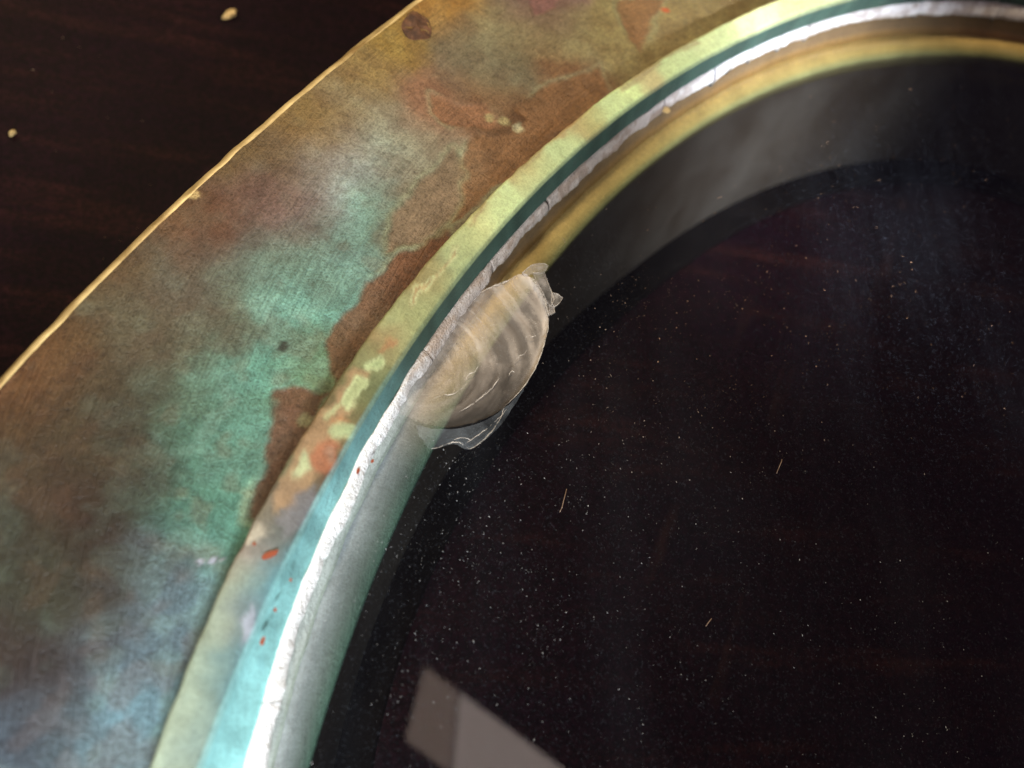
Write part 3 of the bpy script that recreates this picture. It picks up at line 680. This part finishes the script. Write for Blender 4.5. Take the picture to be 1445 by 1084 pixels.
# splinters still standing at the upper rim of the chip
def shard(pix, dz, th_=.0022, seed=0):
    P = at(pix, Z_G); n = len(P); rnd = random.Random(seed)
    top = [(p[0], p[1], Z_G + .0012 + dz * rnd.uniform(.2, 1)) for p in P]; bot = [(p[0], p[1], Z_G - th_) for p in P]
    F = [list(range(n))] + [[n + i for i in range(n)][::-1]] + [[i, n + i, n + (i + 1) % n, (i + 1) % n] for i in range(n)]
    o = mesh_obj('splinter', top + bot, F, M_shard, None, False); o.parent = glass
    L = top + [top[0]]
    Vv, Ff = tube(L, [rnd.uniform(.0003, .0008) for _ in L], 4); w_ = mesh_obj('splinter_edge', Vv, Ff, M_line); w_.parent = glass
shard([(736,387),(744,380),(750,376),(760,373),(768,374),(773,377),(769,384),(762,387),(752,386),(745,389)], .003, seed=1)
shard([(752,387),(762,387),(768,386),(772,399),(777,413),(781,424),(776,434),(771,428),(765,414),(757,401)], .002, seed=2)
shard([(778,414),(786,417),(793,422),(788,430),(781,435),(777,428)], .003, seed=3)
shard([(774,431),(781,435),(782,442),(777,444),(774,446)], .002, seed=4)

# ------------------------------------------------------------------ screw at the flange edge
sc = at3(588, 38, 0)
t = np.linspace(0, 2 * np.pi, 28, endpoint=False); V = []; rr = .0200
radial = [(1.10, -.001), (1.05, .0016), (1.0, .0002), (.94, .0010), (.7, .0025), (.35, .003), (0.02, .003)]
ux = np.array(at([(588, 12)], 0)[0]) - np.array(at([(588, 64)], 0)[0]); L1 = np.linalg.norm(ux) / 2; ux = ux / np.linalg.norm(ux); uy = np.array([-ux[1], ux[0]])
for f_, zz in radial:
    for k, a in enumerate(t):
        w_ = 1 + .06 * math.sin(3 * a + 1) + .04 * math.sin(5 * a)
        p = np.array(sc[:2]) + ux * math.cos(a) * rr * 1.05 * f_ * w_ + uy * math.sin(a) * rr * .86 * f_ * w_
        hz = zz + (.0035 * (vnoise(np.array([p[0] * 120]), np.array([p[1] * 120]), 3)[0] - .5) if f_ < .95 else 0)
        if f_ < .9 and abs(((p - np.array(sc[:2])) @ ux) + .003) < .0022: hz -= .004
        V.append((p[0], p[1], hz))
nr = len(radial); F = []
for j in range(nr - 1):
    for k in range(28): F.append([j * 28 + k, j * 28 + (k + 1) % 28, (j + 1) * 28 + (k + 1) % 28, (j + 1) * 28 + k])
F.append([(nr - 1) * 28 + k for k in range(28)])
o = mesh_obj('screw', V, F, M_screw); part(o); tag(o, 'corroded brown screw head near the outer edge')

# ------------------------------------------------------------------ orange flakes stuck on collar and cement
def flake(pix, z, parent, mat=M_rust, h=.0014):
    P = refine(at(pix, z), 3, .0003, 3); n = len(P); c = P.mean(0)
    V = [(p[0], p[1], z - .002) for p in P] + [(c[0] + (p[0] - c[0]) * .9, c[1] + (p[1] - c[1]) * .9, z + h) for p in P]
    F = [[i, (i + 1) % n, n + (i + 1) % n, n + i] for i in range(n)] + [[n + i for i in range(n)]]
    o = mesh_obj('primer_flake', V, F, mat, None, False); o.parent = parent; return o
flake([(369,786),(374,781),(386,777),(394,776),(390,783),(381,788),(371,790)], .0285, collar)
flake([(366,908),(369,901),(374,898),(374,904),(370,911)], .0275, collar)
flake([(386,860),(389,857),(391,861),(388,864)], .026, collar)
flake([(503,664),(506,660),(508,663),(506,669),(503,668)], -.006, collar)
flake([(523,651),(526,648),(528,650),(526,653)], -.008, collar)
flake([(356,768),(359,765),(362,768),(358,771)], .029, collar)
flake([(408,819),(411,815),(412,820)], .026, collar)

# ------------------------------------------------------------------ crumbs and fibres
for px, py, a, b_, rot, lab in [(325,19,.015,.0065,.9,'elongated pale yellow crumb near the top left on dark table'),
                           (17,188,.0058,.0026,.9,'tiny yellow crumb at the left edge on dark table')]:
    o = rock('crumb', at3(px, py, Z_TABLE + .004), a, b_, .005, M_crumb if py < 200 and px != 180 else M_screw, rot + ROLL, px)
    tag(o, lab, 'crumb', 'crumbs on the table')
def fibre(pix, lab):
    P = at(pix, Z_G + .0015); L = [(p[0], p[1], Z_G + .0012 + .0008 * math.sin(i * 1.3)) for i, p in enumerate(P)]
    Vv, Ff = tube(L, .0003, 4); o = mesh_obj('lint_fibre', Vv, Ff, M_fibre); tag(o, lab, 'lint', 'lint fibres on the glass')
fibre([(790,723),(793,716),(795,708),(800,690)], 'longest pale lint fibre, standing upright on the glass below the chip')
fibre([(1096,668),(1099,660),(1103,651),(1104,648)], 'short orange lint fibre on the dark right half of glass')
fibre([(996,884),(1000,878),(1004,873)], 'tiny slanted lint fibre low on the dark glass')
fibre([(1012,280),(1016,279),(1019,278)], 'tiny lint fibre at upper right, over the curved grey band')

# ------------------------------------------------------------------ dust
def dust(name, n, xr, yr, z, rmin, rmax, ok, mat, label, seed):
    rnd = np.random.RandomState(seed)
    px = np.stack([rnd.uniform(*xr, n * 14), rnd.uniform(*yr, n * 14)], 1); P = at(px, z)
    sel = rnd.rand(len(P)) < ok(px, P); P = P[sel][:n]; px = px[sel][:n]; m = len(P)
    r = rmin * (rmax / rmin) ** (rnd.rand(m) ** 4.0); a = rnd.uniform(0, 6.3, m); el = rnd.uniform(1, 1.7, m)
    V = np.zeros((m, 6, 3))
    for k in range(4):
        x = math.cos(k * math.pi / 2) * r * el * rnd.uniform(.6, 1.3, m); y = math.sin(k * math.pi / 2) * r / el * rnd.uniform(.6, 1.3, m)
        V[:, k, 0] = P[:, 0] + x * np.cos(a) - y * np.sin(a); V[:, k, 1] = P[:, 1] + x * np.sin(a) + y * np.cos(a); V[:, k, 2] = z + r * .3
    V[:, 4, :2] = P; V[:, 4, 2] = z + r * .9; V[:, 5, :2] = P; V[:, 5, 2] = z
    tri = np.array([[0, 1, 4], [1, 2, 4], [2, 3, 4], [3, 0, 4], [1, 0, 5], [2, 1, 5], [3, 2, 5], [0, 3, 5]])
    F = (np.arange(m)[:, None, None] * 6 + tri[None]).reshape(-1, 3)
    wm = (sm(600, 1000, px[:, 0]) * (1 - sm(450, 800, px[:, 1])))[:, None]
    cc = (np.array([.50, .50, .52]) * (1 - wm) + np.array([.62, .36, .20]) * wm) * (.22 + .7 * rnd.rand(m) ** 2.5)[:, None]
    o = mesh_obj(name, V.reshape(-1, 3), F, mat, None, False, np.repeat(cc, 6, 0)); tag(o, label, 'dust', None, 'stuff'); return o
def okg(q, P):
    a = np.degrees(np.arctan2(P[:, 1], P[:, 0])) % 360
    k = .16 + .80 * np.exp(-((q[:, 0] - 700) / 260) ** 2 - ((q[:, 1] - 740) / 260) ** 2) + .75 * np.exp(-((q[:, 0] - 950) / 300) ** 2 - ((q[:, 1] - 400) / 190) ** 2)
    k = k * (.12 + 1.3 * sm(.3, .75, fbm(q[:, 0] / 70., q[:, 1] / 70., 5, 4)))
    k[np.hypot(P[:, 0], P[:, 1]) > ring('cI', a) - .012] = 0
    k[inpoly(P, chipR) < .002] = 0
    return k
dust('glass_dust', 8500, (-200, 1700), (-100, 1400), Z_G + .0002, .00015, .00085, okg, M_dust, 'fine pale dust specks scattered over the dark glass', 4)
def okt(q, P):
    a = np.degrees(np.arctan2(P[:, 1], P[:, 0])) % 360
    return np.where(np.hypot(P[:, 0], P[:, 1]) < ring('out', a) + .02, 0, .7)
dust('table_dust', 80, (-400, 700), (-300, 600), Z_TABLE, .0006, .0022, okt, M_tdust, 'sparse brownish dust specks on the dark table', 9)

scene.cycles.use_denoising = True
scene.cycles.max_bounces = 6; scene.cycles.diffuse_bounces = 3; scene.cycles.glossy_bounces = 3; scene.cycles.transparent_max_bounces = 12
